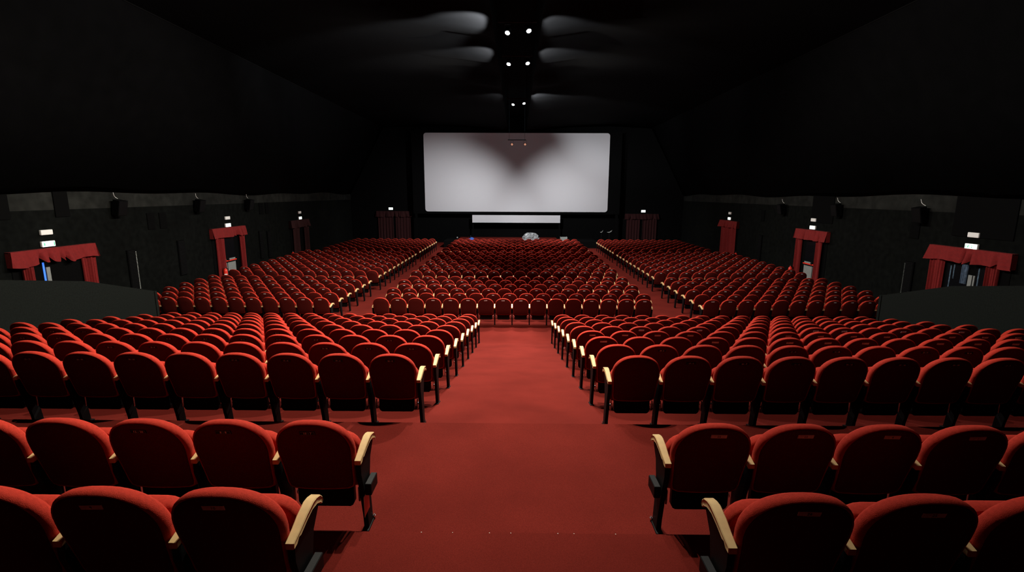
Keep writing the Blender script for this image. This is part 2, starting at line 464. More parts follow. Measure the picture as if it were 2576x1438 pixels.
def make_chair(x, y, z, blk, r, i, side):
    root = thing('cinema_chair', chair_label(blk, r, i, side), 'chair', (x, y, z), GROUP[blk+str(side)], rz=rnd.uniform(-.006, .006))
    child('backrest', ME['backrest'], root); child('back_panel', ME['back_panel'], root, label='plain darker cloth panel on the back')
    t = rnd.uniform(-.02, .02)
    child('seat_cushion', ME['seat_cushion'], root, loc=(0, 0, rnd.uniform(-.006, .006)), rot=(t, 0, 0)); child('seat_pan', ME['seat_pan'], root, label='black underside of the folded seat')
    for k in (0, 1): child('hinge', ME['hinge%d' % k], root, label='chrome seat hinge')
    pitch = {'rear': P, 'main': .549, 'side': .538}[blk]
    # each seat owns the armrest and leg on its aisle side; the outermost seat and seats of the middle block close the row
    xs = [-side*pitch/2] if side else [-pitch/2]
    last = (blk == 'main' and i == 15) or (blk == 'rear' and i == 15) or (blk == 'side' and i == 11)
    if last: xs.append(-xs[0])
    slope = math.atan(RS) if (y > YR0 and z > .01) else 0
    for X in xs:
        child('armrest', ME['armrest'], root, (X, 0, 0), label='blond wooden armrest')
        lg = child('leg', ME['leg'], root, (X, 0, 0), label='black steel leg')
        fp = child('foot_plate', ME['foot_plate'], root, (X, 0, 0), rot=(-slope, 0, 0))
        if i == 0 and r < 3: child('bolt', ME['bolt'], fp, (-side*.02, .075, 0), label='chrome bolt')
    if i == 0 and blk == 'rear' and r < 2:
        ox = -side
        b = MB(); b.box((ox*.022, -.11, .30), (ox*.066, .04, .385), bev=.004)
        c = b.build('aisle_box', M['blackpl'], root, loc=(xs[0], 0, 0)); c['label'] = 'black box under the armrest'  # plain closed box, holds no lamp
        if side < 0:
            b = MB(); b.box((.0205, -.135, .16), (.024, -.03, .30), bev=.001, mx=Matrix.Translation((0, 0, 0)))
            c = b.build('row_label', M['redpaint'], root, loc=(xs[0], 0, 0)); c['label'] = 'small red label with a white edge'
            b = MB(); b.box((.020, -.141, .155), (.0236, -.135, .305)); b.box((.020, -.141, .30), (.0236, -.03, .306))
            b.build('label_frame', M['white'], c)
    k, t = plate_kind(blk, r, i, side)
    if k:
        tl = (math.atan(.25), 0, 0)
        tl = (0.24, 0, 0)
        pl = child('number_plate', ME['plate_'+k], root, (rnd.uniform(-.008, .008), PY, PZ+rnd.uniform(-.004, .002)), rot=(.31, rnd.uniform(-.03, .03), 0), label='%s seat number plate' % ('dark' if k == 'dark' else 'silver'))
        if k == 'dark' and r < 2: child('rim', ME['frame_line'], pl)
        if t and r < 6: child('lettering', txt(t, k == 'silver'), pl, (0, -.0058, 0))
    return root

ind = [s for s in seats if s[3] == 'rear']
ind += [s for s in seats if s[3] == 'main' and s[4] == 0]
nleft = 300-len(ind)
sd = sorted([s for s in seats if s[3] == 'side' and s[4] == 0], key=lambda s: s[5])
ind += sd[:nleft]
ids = set(id(s) for s in ind)
for s in ind: make_chair(*s)
rest = [s for s in seats if id(s) not in ids]

# the crowd of far seats: one mesh
def arrays(mb):
    V = np.array(mb.v, dtype=np.float32); T = []
    K = []
    for f, mi_ in zip(mb.f, mb.mi):
        for k in range(1, len(f)-1): T.append((f[0], f[k], f[k+1])); K.append(mi_)
    return V, np.array(T, dtype=np.int32), np.array(K, dtype=np.int32)
def fixed(mb):      # outward normals
    me = mb.mesh('tmp', M['black']); out = MB(); out.v = [tuple(v_.co) for v_ in me.vertices]; out.f = [tuple(p_.vertices) for p_ in me.polygons]; out.mi = [p_.material_index for p_ in me.polygons]
    bpy.data.meshes.remove(me); return out
lp = parts(1)
b = MB(); b.box((-.036, PY-.004, PZ-.011), (.036, PY+.01, PZ+.012))
comp = [(fixed(lp['backrest']), 0, 1), (fixed(lp['seat_cushion']), 0, 1), (fixed(lp['seat_pan']), 2, 0)]
arm = (fixed(arm_mb(1)), 1, 0); leg = (fixed(leg_mb(1)), 2, 0); plt = (fixed(b), 3, 0)
VV, TT, MI, SM = [], [], [], []; off = 0
def put(c, dx, dy, dz):
    global off
    V, T, K = c[3]; VV.append(V+np.array([dx, dy, dz], dtype=np.float32)); TT.append(T+off); off += len(V)
    MI.append(np.where(K == 1, 4, c[1]).astype(np.int32)); SM.append(np.full(len(T), c[2], dtype=bool))
comp = [(*c, arrays(c[0])) for c in comp]; arm = (*arm, arrays(arm[0])); leg = (*leg, arrays(leg[0])); plt = (*plt, arrays(plt[0]))
for (x, y, z, blk, r, i, side) in rest:
    jx = rnd.uniform(-.004, .004)
    for c in comp: put(c, x+jx, y, z)
    pitch = {'main': .549, 'side': .538}[blk]
    xs = [-side*pitch/2] if side else [-pitch/2]
    if (blk == 'main' and i == 15) or (blk == 'side' and i == 11) or (blk == 'side' and r >= 16 and i == 10): xs.append(-xs[0])
    for X in xs: put(arm, x+X, y, z); put(leg, x+X, y, z)
    if plate_kind(blk, r, i, side)[0] and (r < 16): put(plt, x+jx, y, z)
VV = np.concatenate(VV); TT = np.concatenate(TT); MI = np.concatenate(MI); SM = np.concatenate(SM)
me = bpy.data.meshes.new('cinema_seats')
me.vertices.add(len(VV)); me.vertices.foreach_set('co', VV.ravel())
me.loops.add(len(TT)*3); me.loops.foreach_set('vertex_index', TT.ravel())
me.polygons.add(len(TT)); me.polygons.foreach_set('loop_start', np.arange(0, len(TT)*3, 3, dtype=np.int32)); me.polygons.foreach_set('loop_total', np.full(len(TT), 3, dtype=np.int32))
for k in ('velvet', 'wood', 'black', 'plate', 'panel'): me.materials.append(M[k])
me.polygons.foreach_set('material_index', MI); me.polygons.foreach_set('use_smooth', SM)
me.update(calc_edges=True); me.validate()
try: me.set_sharp_from_angle(angle=math.radians(55))
except Exception: pass
o = bpy.data.objects.new('cinema_seats', me); COL.objects.link(o)
tag(o, 'hundreds of red cinema seats filling the far blocks up to the screen', 'seats', kind='stuff')

# ------------------------------------------------------------------ screen, subtitle panel, masking
def rounded(x0, x1, z0, z1, r, n=6):
    pts = []
    for cx, cz, t0 in ((x1-r, z1-r, 0), (x0+r, z1-r, PI/2), (x0+r, z0+r, PI), (x1-r, z0+r, 3*PI/2)):
        for i in range(n+1):
            t = t0+PI/2*i/n; pts.append((cx+r*math.cos(t), cz+r*math.sin(t)))
    return pts
YS = 41.5
tl, tr, br_, bl = (on_y(*q, YS) for q in ((1065, 333), (1534, 335.5), (1529, 533.5), (1070, 531.5)))
sx0, sx1 = (tl.x+bl.x)/2, (tr.x+br_.x)/2; sz1 = (tl.z+tr.z)/2; sz0 = (bl.z+br_.z)/2
root = thing('cinema_screen', 'large white wide cinema screen with rounded corners on the front wall', 'screen', ((sx0+sx1)/2, YS, 0))
b = MB(); hw = (sx1-sx0)/2
b.prism(rounded(-hw, hw, sz0, sz1, .22), 0, .03, axis='y'); b.build('screen_fabric', M['screen'], root)
b = MB(); b.box((-hw-1.0, .06, sz0-.18), (hw+1.0, .2, sz1+.1)); b.box((-hw-.9, .1, .585), (-hw-.7, .25, sz0)); b.box((hw+.7, .1, 0), (hw+.9, .25, sz0)); b.box((-hw-.9, .1, 0), (-hw-.7, .25, .6)); b.build('masking_frame', M['mask'], root)
a1 = on_y(1188, 540.5, YS-.15); a2 = on_y(1409, 560.5, YS-.15)
root = thing('subtitle_panel', 'long narrow white panel hung below the big screen', 'panel', ((a1.x+a2.x)/2, YS-.15, 0))
hw2 = (a2.x-a1.x)/2
b = MB(); b.box((-hw2, 0, a2.z), (hw2, .03, a1.z)); b.build('panel_face', M['screen'], root)
b = MB(); b.box((-hw2-.05, .035, a2.z-.05), (hw2+.05, .10, a1.z+.06)); b.box((-hw2, .1, .62), (-hw2+.1, .16, a1.z)); b.box((hw2-.1, .1, .62), (hw2, .16, a1.z)); b.build('panel_frame', M['mask'], root)

# ------------------------------------------------------------------ curtained exits
def folded(w, z0, z1, depth, folds, seed, thick=.02, gather=0.0, nx=60, nz=10):
    """hanging cloth in the local xz plane, y = folds"""
    R = random.Random(seed); ph = R.uniform(0, 6); b = MB(); v = []; f = []
    for s_ in (0, 1):
        for j in range(nz+1):
            t = j/nz; z = z0+(z1-z0)*t
            for i in range(nx+1):
                u = i/nx; x = (u-.5)*w*(1-gather*math.sin(PI*t)*.5)
                y = depth*(math.sin(u*folds*2*PI+ph+.4*math.sin(t*3))*(.6+.4*(1-t)) + .35*math.sin(u*folds*4.6*PI+ph*2))
                v.append((x, y+s_*thick, z))
    N = (nx+1)*(nz+1)
    for j in range(nz):
        for i in range(nx):
            a_ = j*(nx+1)+i; q = (a_, a_+1, a_+nx+2, a_+nx+1); f.append(q); f.append(tuple(k+N for k in reversed(q)))
    for j in range(nz):
        for i in (0, nx):
            a_ = j*(nx+1)+i; f.append((a_, a_+nx+1, a_+nx+1+N, a_+N))
    for i in range(nx):
        for j in (0, nz):
            a_ = j*(nx+1)+i; f.append((a_, a_+1, a_+1+N, a_+N))
    b.add(v, f); return b
def valance_mb(w, z0, z1, d, seed, scallop=.06, folds=4):
    R = random.Random(seed); nx, nz = 72, 8; v = []; f = []; b = MB()
    cuts = sorted(R.uniform(.12, .9) for _ in range(folds))
    for j in range(nz+1):
        t = j/nz
        for i in range(nx+1):
            u = i/nx; x = (u-.5)*w*(1+.04*(1-t))
            y = -d + .035*math.sin(u*23+seed)*(1-t) + .022*math.sin(u*61+seed+2*t)*(1-.6*t)
            zb = z0 + scallop*.45*math.sin(u*13+seed)
            for c in cuts:
                g = math.exp(-((u-c)/.016)**2); zb += g*scallop*1.9; y += g*.14*(1-t)
                g2 = math.exp(-((u-c-.05)/.03)**2); y -= g2*.03*(1-t)
            v.append((x, y - .06*(1-t), zb+(z1-zb)*t))
    for j in range(nz):
        for i in range(nx): a_ = j*(nx+1)+i; f.append((a_, a_+1, a_+nx+2, a_+nx+1))
    b.add(v, f)
    b.add([(-w/2, -d, z1), (w/2, -d, z1), (w/2, 0, z1), (-w/2, 0, z1)], [(0, 1, 2, 3)])
    for s_ in (-1, 1): b.add([(s_*w/2, -d, z1), (s_*w/2, 0, z1), (s_*w/2, 0, z0), (s_*w*.52, -d-.06, z0)], [(0, 1, 2, 3)])
    return b
def curtained_exit(label, loc, rz, seed, kind, w=2.75, zt=2.55, zv=2.08, cwl=.62, cwr=.62, dark=False, scallop=.05, inl=.3, inr=.06):
    """local frame: wall plane y=0, room on the -y side, x along the wall"""
    root = thing('curtained_exit', label, 'exit', loc, rz=rz)
    cm = M['curtdark'] if dark else M['curtain']
    b = MB(); b.box((-w/2+.1, -.015, 0), (w/2-.1, 0.0, zt-.02)); b.build('doorway', M['mask'], root)
    b = MB(); b.box((-w/2, -.10, zt-.02), (w/2, 0, zt)); b.build('pelmet_board', M['black'], root)
    v_ = valance_mb(w, zv, zt+.012, .16, seed, scallop).build('valance', cm, root, smooth=60, fix=True)
    if kind == 'closed':
        hwc = (w-.45)/2
        g = .02 if not dark else .10
        for s_ in (-1, 1):
            c = folded(hwc/1.0, .02, zv+.1, .035, 5, seed+s_).build('curtain', cm, root, loc=(s_*(hwc/2+g), -.11, 0), smooth=60)
    else:
        for s_, cw in ((-1, cwl), (1, cwr)):
            folded(cw, .02, zv+.1, .042, 3.6, seed+s_, gather=.12).build('curtain', cm, root, loc=(s_*(w/2-(inl if s_ < 0 else inr)-cw/2), -.12, 0), smooth=60)
    return root
def door_leaf(root, x0, x1, window, hinge_side=1):
    """grey escape door with upper window and red push bar"""
    b = MB()
    b.box((x0, -.05, .02), (x1, -.02, 1.02), bev=.004)
    st = .12
    xs0, xs1 = (x0, x0+st) if hinge_side < 0 else (x1-st, x1)
    b.box((xs0, -.05, 1.02), (xs1, -.02, 2.0))
    leaf = b.build('door', M['grey'], root)
    wx = (x0+st, x1) if hinge_side < 0 else (x0, x1-st)
    b = MB(); b.box((wx[0], -.045, 1.02), (wx[1], -.025, 2.0)); b.build('window_pane', M['glassd'], leaf)
    b = MB(); b.box((x0+.02, -.13, .90), (x1-.02, -.09, .955), bev=.008); b.build('push_bar', M['redpaint'], leaf)
    b = MB(); b.box((x0+.02, -.12, .862), (x1-.02, -.095, .892)); b.build('bar_bracket', M['black'], leaf)
    xk = x0+.2 if hinge_side < 0 else x1-.2
    b = MB(); b.box((xk-.06, -.14, .93), (xk+.06, -.05, 1.06), bev=.01); b.tube([(xk, -.06, .92), (xk, -.06, .05)], .012, 6); b.build('lock', M['black'], leaf)
def sign_box(label, p, rz, lit, w=.38, h=.15, group=None, marks=None):
    root = thing('exit_sign' if lit else 'emergency_light', label, 'sign' if lit else 'light', p, group, rz=rz)
    b = MB(); b.box((-w/2, -.07, -h/2), (w/2, 0, h/2), bev=.012); b.build('housing', M['white'], root)
    if lit:
        b = MB(); b.box((-w/2+.006, -.078, -h/2+.006), (w/2-.006, -.068, h/2-.006), bev=.004); fc = b.build('lit_face', M['signlit'], root)
        if marks:
            b = MB()
            y0, y1 = -.0805, -.078
            if marks == 'L':     # narrow pictogram near the left edge and a green right-hand end
                b.box((-.155, y0, -.05), (-.135, y1, .05)); b.box((-.135, y0, -.005), (-.118, y1, .02)); b.box((-.135, y0, -.05), (-.12, y1, -.035))
                b.box((.158, y0, -.06), (.184, y1, .06))
            else:                # doorway, running figure and arrow
                b.box((-.178, y0, -.05), (-.165, y1, .05)); b.box((-.165, y0, .04), (-.140, y1, .05)); b.box((-.165, y0, -.05), (-.145, y1, -.04)); b.box((-.165, y0, -.005), (-.145, y1, .005))
                b.tube([(-.075, y1, .040), (-.075, y0, .040)], .012, 10)
                for q in (((-.08, .028), (-.095, -.005)), ((-.095, -.005), (-.075, -.045)), ((-.095, -.005), (-.115, -.045)), ((-.083, .02), (-.06, .0)), ((-.083, .02), (-.11, .005))):
                    (xa, za), (xb, zb) = q; d = Vector((xb-xa, 0, zb-za)).normalized(); nn = Vector((-d.z, 0, d.x))*.008
                    b.add([(xa+nn.x, y0, za+nn.z), (xa-nn.x, y0, za-nn.z), (xb-nn.x, y0, zb-nn.z), (xb+nn.x, y0, zb+nn.z)], [(0, 1, 2, 3)])
                b.prism([(.03, .02), (.03, -.02), (.012, -.02), (.035, -.045), (.06, -.02), (.042, -.02), (.042, .04), (.02, .04)], y0, y1, axis='y')
            b.build('pictogram', M['signgreen'], fc)
    return root
EXL = [((115, 640), 'nearest', 'wide', 13.2, 16.15), ((570, 600), 'middle', 'mid', 0, 0), ((753, 580), 'farthest', 'far', 0, 0)]
def wallpos(px, X): return on_x(px, 600, X).y
# left wall: room is at +x, so local -y must point to +x -> rz = +90deg ; right wall: rz = -90deg
RZL, RZR = PI/2, -PI/2
x0 = -XW+.003; x1 = XW-.003
def edges(pa, pb, X): a_, b_ = wallpos(pa, X), wallpos(pb, X); return (a_+b_)/2, abs(a_-b_)
yc, w = edges(4, 226, x0)
r1 = curtained_exit('wide doorway with ruffled red valance and tied curtains, nearest exit on the left wall', (x0, yc, 0), RZL, 3, 'open', w=w, scallop=.09, zt=2.50, zv=2.08, cwl=.34, cwr=.46)
b = MB(); b.box((-.02-.30, -.05, .02), (.10-.30, -.02, 1.95)); b.build('door_frame', M['grey'], r1)
b = MB(); b.box((-.10-.30, -.035, .02), (-.05-.30, -.02, 2.1)); b.build('lit_gap', M['bluelit'], r1)
yc, w = edges(528, 612, x0)
r2 = curtained_exit('doorway with red curtains and pale grey door, middle exit on the left wall', (x0, yc, 0), RZL, 5, 'open', w=w, cwl=.55, cwr=.50, zt=2.50, zv=2.06, scallop=.03)
door_leaf(r2, -.50, .42, True, -1)
yc, w = edges(729, 775, x0)
r3 = curtained_exit('narrow gap between dim red curtains, farthest exit on the left wall', (x0, yc, 0), RZL, 8, 'open', w=w, cwl=.85, cwr=.75, dark=True, zt=2.45, zv=2.0, scallop=.02)
yc, w = edges(2353, 2570, x1)
r4 = curtained_exit('wide doorway with pleated red valance and glass doors, nearest exit on the right wall', (x1, yc, 0), RZR, 11, 'open', w=w, scallop=.06, zt=2.54, zv=2.10, cwl=.56, cwr=.40, inl=.06, inr=.36)
for nm, a_, c_, mt in (('door_frame', (.06, -.05, .02), (.19, -.02, 1.75), 'grey'), ('door_frame', (.23, -.05, .02), (.28, -.02, 1.75), 'grey'),
                   ('window_pane', (-.72, -.035, .02), (.05, -.025, 1.98), 'glassd'), ('window_pane', (.30, -.035, .02), (.72, -.025, 1.98), 'glassd')):
    b = MB(); b.box(a_, c_, bev=.003); b.build(nm, M[mt], r4)
b = MB()
folded(.22, 1.45, 2.05, .02, 3, 4).build('net_curtain', mat('blue_net', (.055, .085, .13), .6, noise=.5, nscale=9), r4, loc=(-.10, -.055, 0), smooth=60)
for k, (xx, zz, hh) in enumerate(((-.62, 1.2, .75), (-.50, 1.55, .45), (.36, 1.0, 1.0))):  # pale strips painted as reflections on the glass
    b = MB(); b.box((xx, -.041, zz), (xx+.045, -.037, zz+hh)); b.build('painted_reflection', mat('reflection_paint_%d' % k, (.05, .08, .11), .4, noise=.8, nscale=14), r4)
yc, w = edges(2007, 2088, x1)
r5 = curtained_exit('doorway with red curtains and pale grey door, middle exit on the right wall', (x1, yc, 0), RZR, 13, 'open', w=w, cwl=.50, cwr=.55, zt=2.52, zv=2.06, scallop=.02, inl=.06, inr=.3)
door_leaf(r5, -.42, .50, True, 1)
yc, w = edges(1813, 1857, x1)
r6 = curtained_exit('fully drawn red curtains, farthest exit on the right wall', (x1, yc, 0), RZR, 17, 'closed', w=w, zt=2.47, zv=2.05, scallop=.02)
YF = 42.38
for px0, px1, s_, lab in ((948, 1037, 21, 'drawn dark red curtains under a valance, left of the screen'), (1572, 1656, 23, 'drawn dark red curtains under a valance, right of the screen')):
    a_, c_ = on_y(px0, 530, YF), on_y(px1, 530, YF)
    zt = on_y((px0+px1)/2, 531 if px0 < 1200 else 538, YF).z; zv = on_y((px0+px1)/2, 545 if px0 < 1200 else 551, YF).z
    curtained_exit(lab, ((a_.x+c_.x)/2, YF, 0), 0, s_, 'closed', w=abs(c_.x-a_.x), zt=zt, zv=zv, dark=True, scallop=.03)
# signs: lit exit sign below, emergency light above
for (px, py, X, rz, lab, lit, mk) in (
  (117, 613, x0, RZL, 'lit exit sign with green marks over the nearest left exit', 1, 'L'), (113, 584, x0, RZL, 'unlit white box light over the nearest left exit sign', 0, None),
  (571, 566, x0, RZL, 'glowing white exit sign over the middle left exit', 1, None), (570, 548, x0, RZL, 'white box light above the middle left exit sign', 0, None),
  (753, 548, x0, RZL, 'small glowing exit sign over the farthest left exit', 1, None), (752, 534, x0, RZL, 'small dim white box light above the farthest left exit sign', 0, None),
  (2448, 620, x1, RZR, 'lit exit sign with green running figure over the nearest right exit', 1, 'R'), (2453, 591, x1, RZR, 'white box light above the nearest right exit sign', 0, None),
  (2047, 572, x1, RZR, 'glowing white exit sign over the middle right exit', 1, None), (2049, 553, x1, RZR, 'white box light above the middle right exit sign', 0, None),
  (1837, 549.5, x1, RZR, 'small glowing exit sign over the farthest right exit', 1, None), (1838, 536, x1, RZR, 'small dim white box light above the farthest right exit sign', 0, None)):
    p = on_x(px, py, X); sign_box(lab, p, rz, lit, marks=mk, w=.42 if lit else .38, h=.17 if lit else .15)
for px, py, lab in ((983.5, 524.5, 'bright exit sign above the curtains left of the screen'), (1618, 531, 'bright exit sign above the curtains right of the screen')):
    p = on_y(px, py, YF); sign_box(lab, p, 0, 1, w=.36, h=.20)

# ------------------------------------------------------------------ wall speakers, panels, vents, extinguishers
def speaker(px, py, X, lab, sc=1):
    side = -1 if X < 0 else 1; p = on_x(px, py, X)
    root = thing('wall_speaker', lab, 'speaker', p, 'dark speakers along the side walls', rz=RZL if side < 0 else RZR)
    mx = Matrix.Translation((0, -.22, 0)) @ Matrix.Rotation(math.radians(12), 4, 'X')
    b = MB(); b.prism([(-.20, -.12), (.20, -.12), (.16, .13), (-.16, .13)], -.26, .26, axis='z', mx=mx); b.build('cabinet', M['mask'], root)
    b = MB(); b.box((-.18, -.135, -.24), (.18, -.122, .24), mx=mx, bev=.004); b.build('grille', M['blackpl'], root)
    b = MB(); b.tube([(0, 0, .1), (0, -.12, .05)], .02, 6); b.box((-.06, -.012, .0), (.06, 0, .2)); b.build('bracket', M['black'], root)
    b = MB(); b.tube([(-.12, -.16, .52), (-.08, -.15, .40), (.0, -.14, .34), (.08, -.13, .31)], .007, 5); b.build('cable', M['white'], root)
for px, py, X, lab in ((285, 522, x0, 'boxy black wall speaker, nearest on the left wall'), (490, 517, x0, 'boxy black wall speaker, second along the left wall'), (617, 514, x0, 'boxy black wall speaker, third along the left wall'),
    (2330, 540, x1, 'boxy black wall speaker, nearest on the right wall'), (2117, 528, x1, 'boxy black wall speaker, second along the right wall'), (1976, 526, x1, 'boxy black wall speaker, third along the right wall')):
    speaker(px, py, X, lab)
for px, py, X, w, h, lab in ((379, 556, x0, .38, .62, 'flat black panel on left wall, first of the nearest pair'), (409, 554, x0, .38, .62, 'flat black panel on left wall, second of the nearest pair'),
    (656, 524, x0, .40, .62, 'flat black panel on left wall, first of the distant pair'), (671, 523, x0, .40, .62, 'flat black panel on left wall, second of the distant pair'),
    (2303, 577, x1, .40, .62, 'flat black panel on right wall below the nearest speaker'), (1920, 542, x1, .38, .62, 'flat black panel on right wall between the two farther exits')):
    p = on_x(px, py, X); b = MB(); b.box((-w/2, -.03, -h/2), (w/2, 0, h/2), bev=.004)
    for k in range(6): b.box((-w/2+.03, -.036, -h/2+.05+k*.095), (w/2-.03, -.03, -h/2+.08+k*.095))
    o = b.build('wall_panel', M['mask'], loc=p); o.rotation_euler.z = RZL if X < 0 else RZR
    tag(o, lab, 'panel', 'black panels high on the side walls')
for px, py0, py1, X, wd, lab in ((335, 627, 742, x0, .42, 'tall black slatted vent with a column of glints, left wall'), (457, 603, 692, x0, .42, 'tall black slatted vent beside the middle left exit'),
    (657, 580, 650, x0, .40, 'tall narrow black vent, left one of the distant pair on the left wall'), (677, 580, 648, x0, .40, 'tall narrow black vent, right one of the distant pair on the left wall'),
    (2284, 656, 760, x1, .42, 'tall black slatted vent behind the right low wall'), (1912, 590, 655, x1, .40, 'tall narrow black vent between the two farther right exits')):
    a_, c_ = on_x(px, py0, X), on_x(px, py1, X); zt = a_.z; zb = max(.25, c_.z)
    root = thing('wall_vent', lab, 'vent', (X, (a_.y+c_.y)/2, 0), 'tall vents on the side walls', rz=RZL if X < 0 else RZR)
    b = MB(); b.box((-wd/2, -.05, zb), (wd/2, 0, zt)); b.build('housing', M['mask'], root)
    b = MB(); k = 0; z = zb+.04
    while z < zt-.04:
        b.box((-wd/2+.03, -.065, z), (wd/2-.03, -.05, z+.02)); z += .05
    b.build('slat', M['black'], root)['kind'] = 'stuff'
    if px in (335, 2284):
        b = MB(); z = zb+.05; sx = 1 if px == 335 else -1
        while z < zt-.06:
            b.box((sx*(wd/2-.035)-.02, -.066, z), (sx*(wd/2-.035)+.02, -.0645, z+.012)); z += .05
        o = b.build('slat_glint', M['white'] if px == 335 else M['crate'], root); o['kind'] = 'stuff'  # pale dashes painted in place of glints on the slats
# flat dark panels where the grey band turns darker
for pa, pb, X, k in ((2394, 2552, x1, 7), (2036, 2090, x1, 8), (2, 34, x0, 9), (148, 184, x0, 10)):
    ya, yb = sorted((wallpos(pa, X), wallpos(pb, X))); b = MB()
    s_ = 1 if X > 0 else -1
    b.box((X-s_*.03, ya, 2.9 if k < 9 else 3.4), (X, yb, 4.3)); struct('trim_%d' % k, b, M['mask'])
def extinguisher(p, lab, rz=0):
    root = thing('fire_extinguisher', lab, 'fire extinguisher', p, 'fire extinguishers by the exits', rz=rz); root.scale = (1.15, 1.15, 1.15)
    b = MB(); b.tube([(0, 0, 0), (0, 0, .01), (0, 0, .42), (0, 0, .47), (0, 0, .50), (0, 0, .52)], [.07, .08, .08, .065, .03, .022], 16); b.build('cylinder', M['redpaint'], root, smooth=60)
    b = MB(); b.box((-.02, -.02, .52), (.02, .02, .56), bev=.004); b.box((-.015, -.09, .565), (.015, .02, .58)); b.box((-.015, -.09, .54), (.015, .0, .55)); b.build('valve', M['chrome'], root)
    b = MB(); b.tube([(.02, 0, .54), (.09, 0, .50), (.10, 0, .30), (.09, 0, .15)], .012, 8); b.build('hose', M['black'], root, smooth=60)
    b = MB(); b.box((-.05, -.086, .12), (.05, -.074, .30)); b.build('label', M['white'], root)
for px, py, X, lab in ((568, 690, -13.72, 'red fire extinguisher beside the middle left exit'), (1988, 676, 13.72, 'red fire extinguisher with white tag beside the middle right exit'),
    (737, 638, -13.5, 'red fire extinguisher with pale label by the farthest left exit'), (1851, 641, 13.5, 'red fire extinguisher standing by the farthest right exit')):
    p = on_x(px, py, X); extinguisher((p.x, p.y, ZM), lab, rz=.6 if X < 0 else -.6)
for px, py, lab in ((937, 601, 'small pale extinguisher behind the far left seats near the front'), (1573, 603, 'small pinkish extinguisher behind the far right seats near the front')):
    p = on_y(px, py, 38.6); extinguisher((p.x, p.y, ZM), lab)

# ------------------------------------------------------------------ things on the stage
R = random.Random(4); b = MB(); v = []; f = []; nu, nv = 26, 9
for j in range(nv+1):
    t = j/nv
    for i in range(nu):
        a_ = 2*PI*i/nu; r = math.cos(t*PI/2)**.7*(1+.25*math.sin(a_*3+1)+.12*R.uniform(-1, 1))
        v.append((r*.62*math.cos(a_)+.05*t, r*.38*math.sin(a_), .50*math.sin(t*PI/2)**1.1*(1+.22*R.uniform(-1, 1)) if j else 0))
for j in range(nv):
    for i in range(nu): f.append((j*nu+i, j*nu+(i+1) % nu, (j+1)*nu+(i+1) % nu, (j+1)*nu+i))
f.append(tuple(nv*nu+i for i in range(nu))); f.append(tuple(reversed(range(nu)))); b.add(v, f)
p = on_y(1332, 606, 38.9)
tag(b.build('plastic_sheet', M['sheet'], loc=(p.x, 38.75, .62)), 'crumpled heap of shiny pale plastic sheeting on the stage', 'plastic sheet')
p = on_y(1184, 602, 38.6)
root = thing('covered_stand', 'blue cloth bundle with a dark top lying on the stage left', 'bundle', (p.x, 38.5, .62))
b = MB(); v = []; f = []
for j in range(6):
    t = j/5
    for i in range(18):
        a_ = 2*PI*i/18; r = math.cos(t*PI/2)**.6*(1+.15*math.sin(a_*4)); v.append((r*.27*math.cos(a_), r*.2*math.sin(a_), .17*math.sin(t*PI/2)*(1+.3*math.cos(a_))))
for j in range(5):
    for i in range(18): f.append((j*18+i, j*18+(i+1) % 18, (j+1)*18+(i+1) % 18, (j+1)*18+i))
f.append(tuple(reversed(range(18)))); b.add(v, f); b.build('cloth', M['blue'], root, smooth=60)
b = MB(); b.tube([(0, .08, .08), (0, .08, .30), (.02, .08, .36)], [.07, .05, .02], 10); b.build('dark_top', M['black'], root)
p = on_y(1152, 602, 38.6)
root = thing('small_spotlight', 'small dark spotlight with pale front at the left end of the stage', 'spotlight', (p.x, 38.5, .62))
b = MB(); b.box((-.12, -.10, 0), (.12, .1, .02)); b.box((-.09, -.015, .02), (-.075, .015, .2)); b.box((.075, -.015, .02), (.09, .015, .2)); b.build('yoke', M['black'], root)
b = MB(); b.tube([(-.02, .12, .14), (-.02, -.09, .2)], [.05, .07], 12); b.build('housing', M['blackpl'], root, smooth=60)
b = MB(); b.tube([(-.02, -.092, .20), (-.02, -.10, .203)], .055, 12); b.build('lens', M['sheet'], root)
p = on_y(1418, 599, 38.6)
root = thing('slatted_crate', 'small grey slatted crate at the right end of the stage', 'crate', (p.x, 38.6, .58))
b = MB(); hw = .27
for k in range(3): b.box((-hw, -.18, .02+k*.105), (hw, -.165, .085+k*.105)); b.box((-hw, .165, .02+k*.105), (hw, .18, .085+k*.105)); b.box((-hw, -.165, .02+k*.105), (-hw+.015, .165, .085+k*.105)); b.box((hw-.015, -.165, .02+k*.105), (hw, .165, .085+k*.105))
for sx in (-1, 1):
    for sy in (-1, 1): b.box((sx*(hw-.03)-.015, sy*.15-.015, 0), (sx*(hw-.03)+.015, sy*.15+.015, .32))
b.build('slats', M['crate'], root); b = MB(); b.box((-hw, -.18, 0), (hw, .18, .02)); b.build('bottom', M['crate'], root)
